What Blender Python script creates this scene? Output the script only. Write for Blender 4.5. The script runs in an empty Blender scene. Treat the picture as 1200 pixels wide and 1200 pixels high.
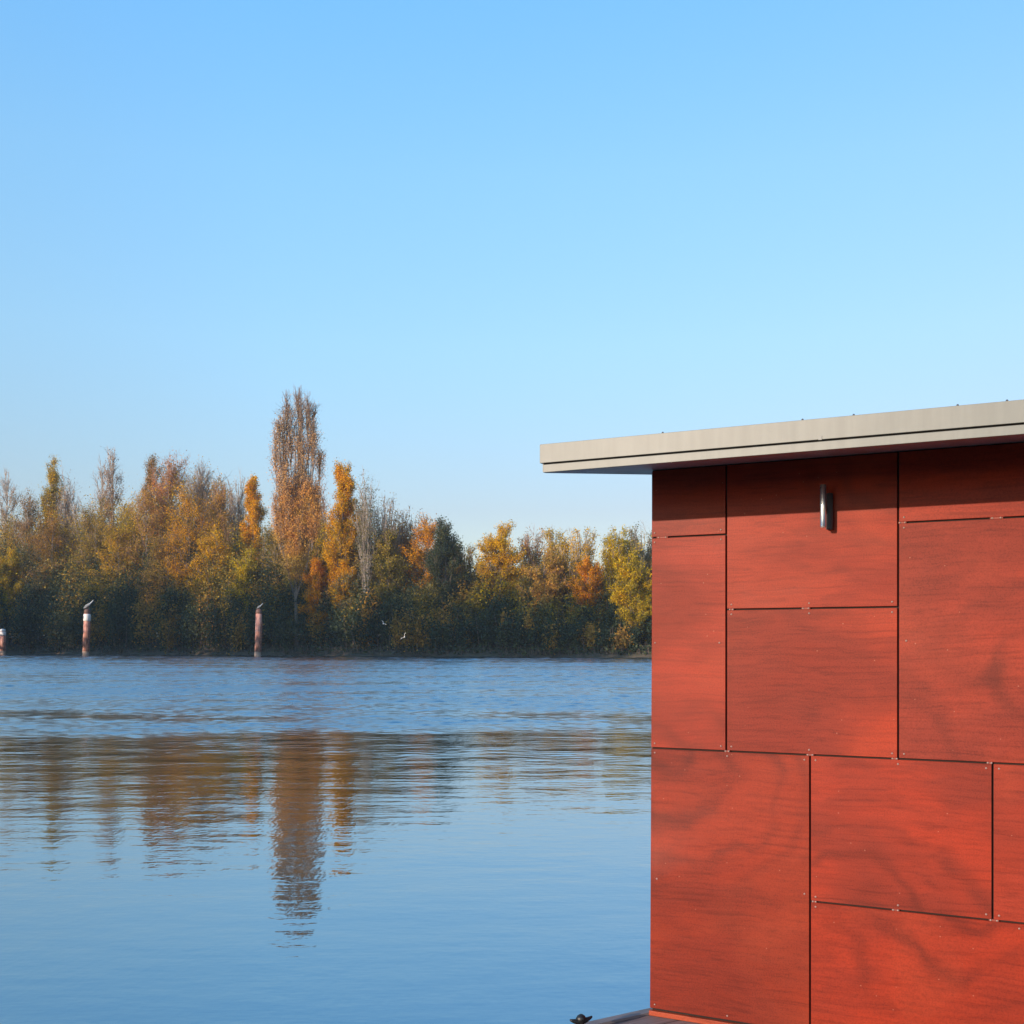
import bpy, bmesh, math, random
import numpy as np
from mathutils import Vector, Matrix
R = math.radians
S = bpy.context.scene
COL = S.collection
F, HZ, EYE = 1300.0, 757.0, 1.70           # focal length in photo pixels, horizon row, eye above the water

# ------------------------------------------------------------------ camera
cd = bpy.data.cameras.new('camera'); cam = bpy.data.objects.new('camera', cd); COL.objects.link(cam)
S.camera = cam
cam.location = (0, 0, EYE); cam.rotation_euler = (R(90), 0, 0)
cd.sensor_width = 36; cd.lens = 36 * F / 1200; cd.shift_y = (HZ - 600) / 1200
cd.clip_start = .05; cd.clip_end = 9000

def W(px, py, Y):                           # photo pixel at depth Y -> a point in the place
    return Vector(((px - 600) / F * Y, Y, EYE + (HZ - py) / F * Y))

# ------------------------------------------------------------------ light
SUN_AZ, SUN_EL = R(-137.5), R(12)
sdir = Vector((math.cos(SUN_AZ) * math.cos(SUN_EL), math.sin(SUN_AZ) * math.cos(SUN_EL), math.sin(SUN_EL)))
sl = bpy.data.lights.new('sun', 'SUN'); sl.energy = 3.3; sl.angle = R(.5); sl.color = (1, .80, .62)
so = bpy.data.objects.new('sun', sl); COL.objects.link(so)
so.rotation_euler = sdir.to_track_quat('Z', 'Y').to_euler(); so.location = (-30, -30, 40)
wd = bpy.data.worlds.new('World'); S.world = wd; wd.use_nodes = True
nt = wd.node_tree; nt.nodes.clear()
sky = nt.nodes.new('ShaderNodeTexSky'); sky.sky_type = 'NISHITA'; sky.sun_disc = False
sky.sun_rotation = math.atan2(sdir.x, sdir.y)
sky.sun_elevation = SUN_EL
sky.altitude = 0; sky.air_density = 1.0; sky.dust_density = .35; sky.ozone_density = 2.6
bg = nt.nodes.new('ShaderNodeBackground'); bg.inputs[1].default_value = .15
out = nt.nodes.new('ShaderNodeOutputWorld')
# the photographed sky is paler towards the zenith than the clear-air model: gain by elevation
wtc = nt.nodes.new('ShaderNodeTexCoord'); wsp = nt.nodes.new('ShaderNodeSeparateXYZ'); nt.links.new(wtc.outputs['Generated'], wsp.inputs[0])
wr = nt.nodes.new('ShaderNodeValToRGB'); el_ = wr.color_ramp.elements
while len(el_) < 5: el_.new(.5)
for e_, (p_, c_) in zip(el_, [(0, (.78, .66, .60)), (.12, (.83, .70, .68)), (.26, (1.10, 1.13, 1.05)), (.39, (1.19, 1.40, 1.34)), (.50, (1.10, 1.55, 1.62))]):
    e_.position = p_; e_.color = (*[v * .5 for v in c_], 1)
nt.links.new(wsp.outputs[2], wr.inputs[0])
wm = nt.nodes.new('ShaderNodeVectorMath'); wm.operation = 'MULTIPLY'; nt.links.new(sky.outputs[0], wm.inputs[0]); nt.links.new(wr.outputs[0], wm.inputs[1])
ws = nt.nodes.new('ShaderNodeVectorMath'); ws.operation = 'SCALE'; ws.inputs['Scale'].default_value = 2.0; nt.links.new(wm.outputs[0], ws.inputs[0])
mr = nt.nodes.new('ShaderNodeMapRange'); mr.inputs['From Min'].default_value = -.2; mr.inputs['From Max'].default_value = .55; nt.links.new(wsp.outputs[0], mr.inputs[0])
wx = nt.nodes.new('ShaderNodeMix'); wx.data_type = 'RGBA'; wx.inputs[6].default_value = (1, 1, 1, 1); wx.inputs[7].default_value = (.84, .73, .74, 1)
nt.links.new(mr.outputs[0], wx.inputs[0]); wy = nt.nodes.new('ShaderNodeVectorMath'); wy.operation = 'MULTIPLY'
nt.links.new(ws.outputs[0], wy.inputs[0]); nt.links.new(wx.outputs[2], wy.inputs[1]); nt.links.new(wy.outputs[0], bg.inputs[0]); nt.links.new(bg.outputs[0], out.inputs[0])
S.view_settings.view_transform = 'Standard'; S.view_settings.look = 'None'
S.view_settings.exposure = .9; S.view_settings.gamma = 1
S.cycles.max_bounces = 6; S.cycles.diffuse_bounces = 3; S.cycles.glossy_bounces = 3
S.cycles.caustics_reflective = False; S.cycles.caustics_refractive = False

# ------------------------------------------------------------------ helpers
def link(o, parent=None):
    COL.objects.link(o)
    if parent is not None: o.parent = parent
    return o
def tag(o, label=None, cat=None, group=None, kind=None):
    if label: o['label'] = label
    if cat: o['category'] = cat
    if group: o['group'] = group
    if kind: o['kind'] = kind
    return o
def empty(name, loc=(0, 0, 0), rz=0):
    o = bpy.data.objects.new(name, None); o.location = loc; o.rotation_euler = (0, 0, rz); o.empty_display_size = .3
    return link(o)
def obj(name, bm, mat, parent=None, smooth=False):
    me = bpy.data.meshes.new(name); bm.to_mesh(me); bm.free()
    if smooth:
        for p in me.polygons: p.use_smooth = True
    me.materials.append(mat)
    return link(bpy.data.objects.new(name, me), parent)
def copy_tree(o, parent=None):
    c = o.copy(); COL.objects.link(c); c.parent = parent
    for ch in [x for x in bpy.data.objects if x.parent == o]: copy_tree(ch, c)
    return c
def BM(): return bmesh.new()
def box(bm, x0, x1, y0, y1, z0, z1, bev=0, shear=None):
    vs = [bm.verts.new(p) for p in ((x0,y0,z0),(x1,y0,z0),(x1,y1,z0),(x0,y1,z0),(x0,y0,z1),(x1,y0,z1),(x1,y1,z1),(x0,y1,z1))]
    fs = [bm.faces.new([vs[i] for i in q]) for q in ((3,2,1,0),(4,5,6,7),(0,1,5,4),(1,2,6,5),(2,3,7,6),(3,0,4,7))]
    if bev:
        es = {e for f in fs for e in f.edges}
        bmesh.ops.bevel(bm, geom=list(es), offset=bev, segments=2, affect='EDGES', profile=.5)
    return vs
def lathe(bm, prof, seg=20, axis='z', at=(0, 0, 0)):
    rings = []
    for r, h in prof:
        ring = []
        for k in range(seg):
            a = 2 * math.pi * k / seg
            p = (r * math.cos(a), r * math.sin(a), h) if axis == 'z' else (r * math.cos(a), h, r * math.sin(a))
            ring.append(bm.verts.new((p[0] + at[0], p[1] + at[1], p[2] + at[2])))
        rings.append(ring)
    for a, b in zip(rings, rings[1:]):
        for k in range(seg):
            q = [a[k], a[(k + 1) % seg], b[(k + 1) % seg], b[k]]
            bm.faces.new(q if axis == 'z' else q[::-1])
    bm.faces.new(rings[0][::-1] if axis == 'z' else rings[0]); bm.faces.new(rings[-1] if axis == 'z' else rings[-1][::-1])

class NT:
    def __init__(s, name):
        s.m = bpy.data.materials.new(name); s.m.use_nodes = True; s.t = s.m.node_tree
        s.b = s.t.nodes['Principled BSDF']; s.out = s.t.nodes['Material Output']
    def n(s, typ, **kw):
        x = s.t.nodes.new('ShaderNode' + typ)
        for k, v in kw.items():
            if k.startswith('i_'):
                key = k[2:].replace('_', ' ')
                x.inputs[int(key) if key.isdigit() else key].default_value = v
            else: setattr(x, k, v)
        return x
    def l(s, a, b): s.t.links.new(a, b)
    def ramp(s, src, stops, interp='LINEAR'):
        r = s.n('ValToRGB'); e = r.color_ramp; e.interpolation = interp
        while len(e.elements) < len(stops): e.elements.new(.5)
        for el, (p, c) in zip(e.elements, stops):
            el.position = p; el.color = (*c, 1) if len(c) == 3 else c
        s.l(src, r.inputs[0]); return r.outputs[0]
    def mix(s, f, a, b, mode='MIX'):
        x = s.n('Mix', data_type='RGBA', blend_type=mode)
        for i, v in ((0, f), (6, a), (7, b)):
            if isinstance(v, (int, float)): x.inputs[i].default_value = v
            elif isinstance(v, tuple): x.inputs[i].default_value = (*v, 1)
            else: s.l(v, x.inputs[i])
        return x.outputs[2]
    def math(s, op, a, b=None, c=None, clamp=False):
        x = s.n('Math', operation=op, use_clamp=clamp)
        for i, v in enumerate((a, b, c)):
            if v is None: continue
            if isinstance(v, (int, float)): x.inputs[i].default_value = v
            else: s.l(v, x.inputs[i])
        return x.outputs[0]
def simple(name, c, rough=.6, metal=0, var=.12, scale=6, bump=0):
    n = NT(name); tc = n.n('TexCoord')
    no = n.n('TexNoise', i_Scale=scale, i_Detail=6.0, i_Roughness=.6); n.l(tc.outputs['Object'], no.inputs['Vector'])
    col = n.ramp(no.outputs[0], [(.25, tuple(x * (1 - var) for x in c)), (.75, tuple(min(1, x * (1 + var)) for x in c))])
    n.l(col, n.b.inputs['Base Color']); n.b.inputs['Metallic'].default_value = metal
    r = n.math('MULTIPLY_ADD', no.outputs[0], .25, rough - .12); n.l(r, n.b.inputs['Roughness'])
    if bump:
        bp = n.n('Bump', i_Strength=bump, i_Distance=.01); n.l(no.outputs[0], bp.inputs['Height']); n.l(bp.outputs[0], n.b.inputs['Normal'])
    return n.m

# ------------------------------------------------------------------ plywood panels
def plywood(name, red, plum, seed, horizontal=True, swirl=.5, centre=None, reach=.42):
    n = NT(name); tc = n.n('TexCoord')
    mp = n.n('Mapping'); mp.inputs['Location'].default_value = (seed * 3.7, seed * 1.3, seed * 2.1)
    n.l(tc.outputs['Object'], mp.inputs['Vector'])
    st = n.n('Mapping'); st.inputs['Scale'].default_value = (1.8, 1, 30) if horizontal else (30, 1, 1.8)
    n.l(mp.outputs[0], st.inputs['Vector'])
    wob = n.n('TexNoise', i_Scale=2.2, i_Detail=2.0); n.l(mp.outputs[0], wob.inputs['Vector'])
    wv = n.n('VectorMath', operation='SCALE'); n.l(wob.outputs['Color'], wv.inputs[0]); wv.inputs['Scale'].default_value = 1.8
    ad = n.n('VectorMath', operation='ADD'); n.l(st.outputs[0], ad.inputs[0]); n.l(wv.outputs[0], ad.inputs[1])
    grain = n.n('TexNoise', i_Scale=2.4, i_Detail=7.0, i_Roughness=.68); n.l(ad.outputs[0], grain.inputs['Vector'])
    # peeled-veneer figure: contour bands of a low, warped noise
    fm = n.n('Mapping'); fm.inputs['Scale'].default_value = (.75, 1, 1.5) if horizontal else (1.3, 1, .7)
    n.l(mp.outputs[0], fm.inputs['Vector'])
    fig = n.n('TexNoise', i_Scale=1.5, i_Detail=1.2, i_Roughness=.35, i_Distortion=.4 + .6 * swirl); n.l(fm.outputs[0], fig.inputs['Vector'])
    band = n.math('MULTIPLY', fig.outputs[0], 2.4 + 1.6 * swirl)
    band = n.math('SINE', n.math('MULTIPLY', band, 6.283))
    band = n.math('MULTIPLY_ADD', band, .5, .5)
    band = n.math('POWER', band, 2.2)
    blot = n.n('TexNoise', i_Scale=1.7, i_Detail=4.0, i_Roughness=.55); n.l(fm.outputs[0], blot.inputs['Vector'])
    bl = n.ramp(blot.outputs[0], [(.40, (0, 0, 0)), (.60, (1, 1, 1))], 'EASE')
    col = n.mix(bl, red, plum)
    dark = tuple(x * .58 for x in plum)
    if centre:                              # growth rings cut through by the veneer knife
        dv = n.n('VectorMath', operation='SUBTRACT'); n.l(tc.outputs['Object'], dv.inputs[0]); dv.inputs[1].default_value = (centre[0], 0, centre[1])
        ds = n.n('VectorMath', operation='MULTIPLY'); n.l(dv.outputs[0], ds.inputs[0]); ds.inputs[1].default_value = (centre[2], 0, 1)
        ln = n.n('VectorMath', operation='LENGTH'); n.l(ds.outputs[0], ln.inputs[0])
        wn = n.n('TexNoise', i_Scale=3.0, i_Detail=2.0); n.l(mp.outputs[0], wn.inputs['Vector'])
        dd_ = n.math('MULTIPLY_ADD', wn.outputs[0], .50, ln.outputs['Value'])
        rings_ = n.math('POWER', n.math('MULTIPLY_ADD', n.math('SINE', n.math('MULTIPLY', dd_, 6.283 / .17)), .5, .5), 2.4)
        fall = n.n('MapRange', interpolation_type='SMOOTHSTEP'); fall.inputs['From Min'].default_value = reach; fall.inputs['From Max'].default_value = .05; n.l(ln.outputs['Value'], fall.inputs['Value'])
        wn2 = n.n('TexNoise', i_Scale=2.6, i_Detail=3.0); n.l(fm.outputs[0], wn2.inputs['Vector'])
        ramp_ = n.ramp(wn2.outputs[0], [(.38, (0, 0, 0)), (.62, (1, 1, 1))])
        col = n.mix(n.math('MULTIPLY', n.math('MULTIPLY', rings_, fall.outputs[0]), n.math('MULTIPLY_ADD', ramp_, .62, .38)), col, dark)
    col = n.mix(n.math('MULTIPLY', band, .14 + .16 * swirl), col, dark)
    gr = n.ramp(grain.outputs[0], [(.32, (.70, .66, .64)), (.5, (.98, .98, .98)), (.72, (1.12, 1.14, 1.15))])
    col = n.mix(1.0, col, gr, 'MULTIPLY')
    wr_ = n.n('TexNoise', i_Scale=1.15, i_Detail=5.0, i_Roughness=.6, i_Distortion=.5); n.l(mp.outputs[0], wr_.inputs['Vector'])
    col = n.mix(n.ramp(wr_.outputs[0], [(.52, (0, 0, 0)), (.72, (.20, .20, .20))], 'EASE'), col, (.34, .058, .022))
    # fine pores and weathering spots
    po = n.n('TexNoise', i_Scale=190.0, i_Detail=3.0); n.l(mp.outputs[0], po.inputs['Vector'])
    col = n.mix(1.0, col, n.ramp(po.outputs[0], [(.33, (.80, .78, .76)), (.5, (1, 1, 1)), (.70, (1.1, 1.12, 1.14))]), 'MULTIPLY')
    sp = n.n('TexVoronoi', i_Scale=17.0); n.l(mp.outputs[0], sp.inputs['Vector'])
    col = n.mix(n.math('MULTIPLY', n.math('LESS_THAN', sp.outputs['Distance'], .045), .45), col, (.34, .14, .09))
    n.l(col, n.b.inputs['Base Color'])
    rr = n.math('MULTIPLY_ADD', blot.outputs[0], .25, .42); n.l(rr, n.b.inputs['Roughness'])
    n.b.inputs['Specular IOR Level'].default_value = .16; n.b.inputs['Coat Weight'].default_value = .05; n.b.inputs['Coat Roughness'].default_value = .13
    bp = n.n('Bump', i_Strength=.18, i_Distance=.002); n.l(grain.outputs[0], bp.inputs['Height'])
    bp2 = n.n('Bump', i_Strength=.25, i_Distance=.02); n.l(blot.outputs[0], bp2.inputs['Height']); n.l(bp.outputs[0], bp2.inputs['Normal'])
    n.l(bp2.outputs[0], n.b.inputs['Normal'])
    return n.m
RED, PLUM = (.25, .024, .006), (.18, .021, .010)
M = {}
M['backing'] = simple('dark_backing', (.012, .008, .007), .9)
M['zinc'] = simple('grey_coated_metal', (.160, .166, .155), .5, 0, .07, 9)
n = NT('coated_fascia_metal'); tc = n.n('TexCoord'); mp = n.n('Mapping'); mp.inputs['Scale'].default_value = (30, 3, 2.2); n.l(tc.outputs['Object'], mp.inputs['Vector'])
n1 = n.n('TexNoise', i_Scale=1.0, i_Detail=5.0); n.l(mp.outputs[0], n1.inputs['Vector']); n2 = n.n('TexNoise', i_Scale=5.0, i_Detail=6.0, i_Roughness=.65); n.l(tc.outputs['Object'], n2.inputs['Vector'])
c = n.mix(.5, n.ramp(n1.outputs[0], [(.35, (.112, .120, .107)), (.6, (.150, .160, .143))]), n.ramp(n2.outputs[0], [(.35, (.127, .135, .120)), (.65, (.158, .166, .148))]))
n.l(c, n.b.inputs['Base Color']); n.b.inputs['Roughness'].default_value = .48
n3 = n.n('TexNoise', i_Scale=2.2, i_Detail=1.0); n.l(tc.outputs['Object'], n3.inputs['Vector']); bp = n.n('Bump', i_Strength=.5, i_Distance=.012); n.l(n3.outputs[0], bp.inputs['Height']); n.l(bp.outputs[0], n.b.inputs['Normal'])
M['fascia'] = n.m
M['zinc_soffit'] = simple('soffit_metal', (.16, .20, .23), .45, 0, .08, 5)
M['steel'] = simple('brushed_steel', (.62, .62, .60), .28, 1, .06, 30)
M['lamp_steel'] = simple('lamp_steel', (.62, .61, .58), .30, 1.0, .05, 30)
M['screw'] = simple('screw_steel', (.30, .20, .17), .45, .4, .1, 60)
M['clip'] = simple('clip_paint', (.20, .03, .015), .6, 0, .2, 60)
M['black'] = simple('black_cast_iron', (.010, .010, .010), .45, 0, .3, 20, .3)
M['glass'] = simple('lamp_glass', (.30, .30, .29), .25, 0, .1, 10)
M['hull'] = simple('pontoon_steel', (.05, .05, .055), .6, 0, .3, 5)

# ------------------------------------------------------------------ the floating house
Y0 = 4.76; X0 = (763.5 - 600) / F * Y0
ang = math.atan2(-.461, .8874)
rx, ry = math.cos(ang), math.sin(ang)
DECK = EYE - 1.58
house = empty('floating_house', (X0, Y0, DECK), ang)
tag(house, 'red plywood clad floating house with flat grey metal roof edge at the waterside', 'house')
def fs(px, o=0.0):                          # facade coordinate of a photo column, for a plane o metres in front
    t = (px - 600) / F
    bx, by = X0 + o * ry, Y0 - o * rx       # outward normal is (ry,-rx)
    return (t * by - bx) / (rx - t * ry)
def fz(px, py, o=0.0):                      # local height of a photo pixel on that plane
    s = fs(px, o); Y = Y0 - o * rx + s * ry
    return 1.58 + (HZ - py) / F * Y
LEFT = -.003
OV = .63
z_fb = fz(767, 543.2, OV); z_ft = fz(633, 521, OV); z_fm = fz(633, 543, OV) ; SL = fs(633, OV)
RISE = math.tan(R(7.5))
def soffit(y): return z_fb + (y + OV) * RISE
WTOP = soffit(0) - .004
H1 = fz(808, 628.5); H1b = fz(1120, 609.7); H2 = fz(955, 712.8); H3 = fz(955, 884.6); H4 = fz(1080, 1069)
V1, V2, V3, V4 = fs(852), fs(1053), fs(950), fs(1163.5)
LEN, DEP = 3.35, 3.0
G = .0035; ZB = .028
V5, V6, V7 = 1.95, 2.55, 2.2
vis = [  # x0,x1,z0,z1, horizontal grain, swirl, red, plum, seed, label
 (LEFT, V1, H1, WTOP, True, .3, RED, PLUM, 1.3, None),
 (V1, V2, H2, WTOP, True, .3, (0.268, 0.0256, 0.0071), (0.206, 0.0215, 0.0097), 2.9, None),
 (V2, LEN, H1b, WTOP, True, .2, (0.259, 0.0269, 0.0097), (0.202, 0.0229, 0.0097), 3.4, None),
 (LEFT, V1, H3, H1, True, .25, (0.258, 0.0226, 0.0070), (0.185, 0.0187, 0.0079), 4.6, 'tall narrow plum red panel'),
 (V1, V2, H3, H2, True, .45, (0.280, 0.0256, 0.0066), (0.174, 0.0180, 0.0078), 5.2, 'panel with a bright orange streak across its top'),
 (V2, V5, H3, H1b, True, .4, (0.251, 0.0269, 0.0107), (0.179, 0.0215, 0.0107), 6.8, None),
 (LEFT, V3, ZB, H3, True, .35, (0.216, 0.0200, 0.0052), (0.158, 0.0150, 0.0056), 7.15, 'panel with dark swirling grain'),
 (V3, V4, H4, H3, True, .55, (0.278, 0.0241, 0.0071), (0.175, 0.0187, 0.0082), 8.6, 'panel with a dark plum middle'),
 (V4, V6, H4, H3, True, .3, (0.242, 0.0237, 0.0088), (0.188, 0.0202, 0.0088), 9.9, None),
 (V3, V7, ZB, H4, True, .35, (0.259, 0.0215, 0.0058), (0.196, 0.0178, 0.0066), 10.4, None),
 (V5, LEN, H3, H1b, True, .3, RED, PLUM, 11.1, None),
 (V6, LEN, H4, H3, True, .3, RED, PLUM, 12.7, None),
 (V7, LEN, ZB, H4, False, .5, RED, PLUM, 13.2, None)]
def screw_bm():
    b = BM(); lathe(b, [(.0001, -.0030), (.0030, -.0026), (.0040, -.0008), (.0040, .0006)][::-1], 10, 'y'); return b
screw_me = None
def screw(x, y, z, parent):
    global screw_me
    if screw_me is None:
        o = obj('screw', screw_bm(), M['screw'], parent, True); screw_me = o.data
    else: o = link(bpy.data.objects.new('screw', screw_me), parent)
    o.location = (x, y, z); return o
TH = .012
CEN = {6: ((fs(785), fz(785, 880), 1.0), .95), 9: ((fs(1135), fz(1135, 1045), .9), .9), 7: ((fs(985), fz(985, 1105), .7), .8), 4: ((fs(900), fz(900, 655), .6), .5),
       1: ((fs(1010), fz(1010, 560), 1.2), .55), 5: ((fs(1230), fz(1230, 800), .8), .7), 3: ((fs(770), fz(770, 900), .8), .5)}
# supporting wall behind the panels
b = BM(); box(b, .004, LEN, .001, DEP, -.02, WTOP)
for v in b.verts:
    if v.co.z > 1: v.co.z = soffit(v.co.y) - .003
obj('wall', b, M['backing'], house)
for i, (x0, x1, z0, z1, hor, sw, red, plum, seed, lab) in enumerate(vis):
    g0 = 0 if x0 == LEFT else G
    b = BM(); vs = box(b, x0 + g0, x1 - G, -TH, 0, z0 + G, z1 - G)
    if x0 == LEFT:                          # the corner is very slightly out of plumb, as in the photograph
        for v in vs:
            if v.co.x < .01: v.co.x += .012 * (v.co.z / 2.3)
    es = list({e for f in b.faces for e in f.edges})
    bmesh.ops.bevel(b, geom=es, offset=.0011, segments=1, affect='EDGES')
    p = obj('wall_panel', b, plywood('stained_plywood', red, plum, seed, hor, sw, *CEN.get(i, (None,))), house)
    if lab: p['label'] = lab
    # screws near the corners and middles of the edges
    w = x1 - x0; h = z1 - z0
    xs = [x0 + .022, (x0 + x1) / 2, x1 - .022] if w > .45 else [x0 + .022, x1 - .022]
    for sx in xs:
        for sz in ((z0 + .02), (z1 - .02)):
            if sx < 1.9 and sz < 2.2: screw(sx, -TH, sz, p)
    for k in range(1, int(h / .85) + 1):
        zz = z0 + k * h / (int(h / .85) + 1)
        for sx in (x0 + .028, x1 - .025):
            if sx < 1.9: screw(sx + .004 * math.sin(seed * k), -TH, zz, p)
# side walls
for side, x, names in (('l', LEFT, 1), ('r', LEN, 1)):
    ys = [0.004, .9, 1.95, DEP]
    for j in range(3):
        for (z0, z1) in ((ZB, .92), (.92, 1.75), (1.75, None)):
            b = BM(); xa, xb = (x - TH, x) if side == 'l' else (x + .001, x + TH)
            if side == 'l': xa, xb = x - TH + .014, x + .0065
            za = z0 + G; zb = (z1 - G) if z1 else 2.0
            vs = box(b, xa, xb, ys[j] + G, ys[j + 1] - G, za, zb)
            if not z1:
                for v in vs:
                    if v.co.z > 1.9: v.co.z = soffit(v.co.y) - .01
            obj('wall_panel', b, plywood('stained_plywood', RED, PLUM, 20 + j * 3 + z0, True, .4), house)
# joint clips that interrupt the dark gaps
for (px, py, hor, L) in ((777, 630.2, 1, .050), (858, 716, 1, .02), (945, 713, 1, .034), (1058, 613.5, 1, .03), (1168, 606.6, 1, .045),
                    (853, 881, 1, .022), (950, 884.6, 1, .03), (1049, 888.4, 1, .025), (1160, 892.8, 1, .02),
                    (955, 1057, 1, .018), (1050, 1066.5, 1, .028), (1165, 1078, 1, .035)):
    cx, cz = fs(px), fz(px, py); b = BM()
    zz = min((H1, H1b, H2, H3, H4), key=lambda h: abs(h - cz))
    box(b, cx - L / 2, cx + L / 2, -TH + .001, -.0005, zz - G * .97, zz + G * .97, .0006)
    c = obj('joint_clip', b, M['clip'], house)
    for dx in (-L * .32, L * .32):
        for dz in (-.0, ):
            screw(cx + dx, -TH + .001, zz + dz, c)
# base trim
b = BM(); box(b, -.004, LEN, -.022, .0, .001, ZB - .006, .002)
obj('base_trim', b, plywood('stained_plywood', (.34, .06, .025), (.26, .04, .02), 31, True, .2), house)
# roof: slab rising to the back, two-step metal fascia, soffit sheet
def rb(name, x0, x1, y0, y1, zo0, zo1, mat, parent=house, bev=0):
    b = BM(); vs = box(b, x0, x1, y0, y1, 0, 1)
    for v in b.verts: v.co.z = soffit(v.co.y) + (zo1 if v.co.z > .5 else zo0)
    return obj(name, b, mat, parent)
RL = LEN + .3
roof = rb('roof', SL + .012, RL - .01, -OV + .022, DEP + .3, .003, .085, M['zinc'])
rb('soffit', SL + .010, RL - .012, -OV + .024, DEP + .29, -.002, .0025, M['zinc_soffit'], roof)
seam = fs(961.5, OV)
b = BM(); box(b, SL, RL, -OV - .004, -OV + .018, z_fm, z_ft, .0012)
box(b, SL, RL, -OV + .0185, -OV + .07, z_ft - .006, z_ft - .001); obj('fascia', b, M['fascia'], house)
b = BM(); box(b, SL + .012, RL, -OV, -OV + .020, z_fb, z_fm - .0060, .0015); obj('fascia_strip', b, M['fascia'], house)
b = BM(); box(b, SL + .012, RL, -OV + .011, -OV + .0215, z_fm - .012, z_fm + .006); obj('fascia_gap', b, M['backing'], house)
b = BM(); box(b, SL, SL + .016, -OV + .0225, DEP + .3, 0, 1)
for v in b.verts: v.co.z = soffit(v.co.y) + (.088 if v.co.z > .5 else .004)
obj('verge_trim', b, M['zinc'], house)
b = BM(); box(b, seam - .006, seam + .006, -OV - .0062, -OV - .0045, z_fm - .002, z_fm + .012, .0005); obj('seam_plate', b, M['zinc'], house)
for px in (776, 940, 1000, 1122, 1180):
    b = BM(); lathe(b, [(.004, 0), (.004, .003), (.0025, .006)], 8, at=(fs(px, OV), -OV + .006, z_ft)); obj('rivet', b, M['hull'], house, True)
# pontoon under the house
b = BM(); box(b, .05, LEN - .05, .02, DEP - .05, -.62, -.021, .01); obj('pontoon', b, M['hull'], house)

# wall light: steel tube on a short arm, standing on a round wall plate
lx, lz0, lz1 = fs(964.6, .085), fz(964.6, 618, .085), fz(964.6, 568, .085)
lamp = empty('wall_light', house.matrix_basis @ Vector((0, 0, 0)), ang)
lamp.location = Matrix.Translation((X0, Y0, DECK)) @ Matrix.Rotation(ang, 4, 'Z') @ Vector((lx, -TH, (lz0 + lz1) / 2))
tag(lamp, 'slim vertical steel tube wall light fixed high on the red panels', 'wall light')
hh = (lz1 - lz0) / 2
b = BM(); lathe(b, [(.0105, -hh + .002), (.0120, -hh + .004), (.0120, hh - .004), (.0105, hh - .002)], 24, at=(0, -.073, 0)); obj('lamp_tube', b, M['lamp_steel'], lamp, True)
b = BM(); lathe(b, [(.0105, -hh), (.0105, -hh + .002)], 20, at=(0, -.073, 0)); obj('lens', b, M['glass'], lamp)
b = BM(); lathe(b, [(.0105, hh - .002), (.0105, hh)], 20, at=(0, -.073, 0)); obj('lens', b, M['glass'], lamp)
b = BM(); box(b, -.005, .005, -.062, -.016, -.022, -.004, .0015); obj('arm', b, M['steel'], lamp)
b = BM(); lathe(b, [(.012, -hh * .9), (.0135, -hh * .88), (.0135, hh * .80), (.012, hh * .82)], 20, at=(.013, -.0142, -.012)); obj('wall_plate', b, M['hull'], lamp, True)

# ------------------------------------------------------------------ deck
def slab(name, pts, z0, z1, mat, parent=None):
    b = BM(); lo = [b.verts.new((x, y, z0)) for x, y in pts]; hi = [b.verts.new((x, y, z1)) for x, y in pts]
    b.faces.new(hi); b.faces.new(lo[::-1]); n = len(pts)
    for i in range(n): b.faces.new((lo[i], lo[(i + 1) % n], hi[(i + 1) % n], hi[i]))
    bmesh.ops.recalc_face_normals(b, faces=b.faces[:])
    return obj(name, b, mat, parent)
n = NT('weathered_deck_boards'); tc = n.n('TexCoord')
mp = n.n('Mapping'); mp.inputs['Rotation'].default_value = (0, 0, R(-32)); n.l(tc.outputs['Object'], mp.inputs['Vector'])
st = n.n('Mapping'); st.inputs['Scale'].default_value = (2, 40, 1); n.l(mp.outputs[0], st.inputs['Vector'])
gn = n.n('TexNoise', i_Scale=1.5, i_Detail=6.0); n.l(st.outputs[0], gn.inputs['Vector'])
br = n.n('TexBrick', i_Scale=1.0); br.inputs['Color1'].default_value = (1, 1, 1, 1); br.inputs['Color2'].default_value = (.82, .8, .78, 1)
br.inputs['Mortar'].default_value = (.05, .05, .05, 1); br.inputs['Mortar Size'].default_value = .003
br.inputs['Brick Width'].default_value = 3; br.inputs['Row Height'].default_value = .12; n.l(mp.outputs[0], br.inputs['Vector'])
c = n.ramp(gn.outputs[0], [(.3, (.15, .10, .085)), (.55, (.24, .16, .14)), (.8, (.30, .23, .21))])
n.l(n.mix(1.0, c, br.outputs[0], 'MULTIPLY'), n.b.inputs['Base Color']); n.b.inputs['Roughness'].default_value = .75
M['deck'] = n.m
dd = Vector((-.85, -.53)).normalized()
A = Vector((.63, 4.832)); B_ = A + dd * 2.6
dk = empty('deck', (0, 0, DECK)); dk['kind'] = 'structure'
pts = [(A.x, A.y), (B_.x, B_.y), (-1.9, -1.6), (4.2, -1.6), (3.75, 3.3), (X0 + .02, Y0 + .0)]
pts[-1] = (X0 + .03, Y0 + .02)
slab('boards', pts, -.05, -.001, M['deck'], dk)
off = Vector((dd.y, -dd.x)) * -1
# edge board along the diagonal, standing just proud of the boards
nv = Vector((-dd.y, dd.x)); nv = nv if nv.y < 0 else -nv
q = [A, B_, B_ + nv * .045, A + nv * .045]
slab('edge_board', [(v.x, v.y) for v in q], -.10, .010, simple('edge_board_grey', (.20, .17, .165), .7, 0, .25, 12), dk)
slab('float', [(p[0] * .97 + .02, p[1] * .97) for p in pts], -.5, -.051, M['hull'], dk)
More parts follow.
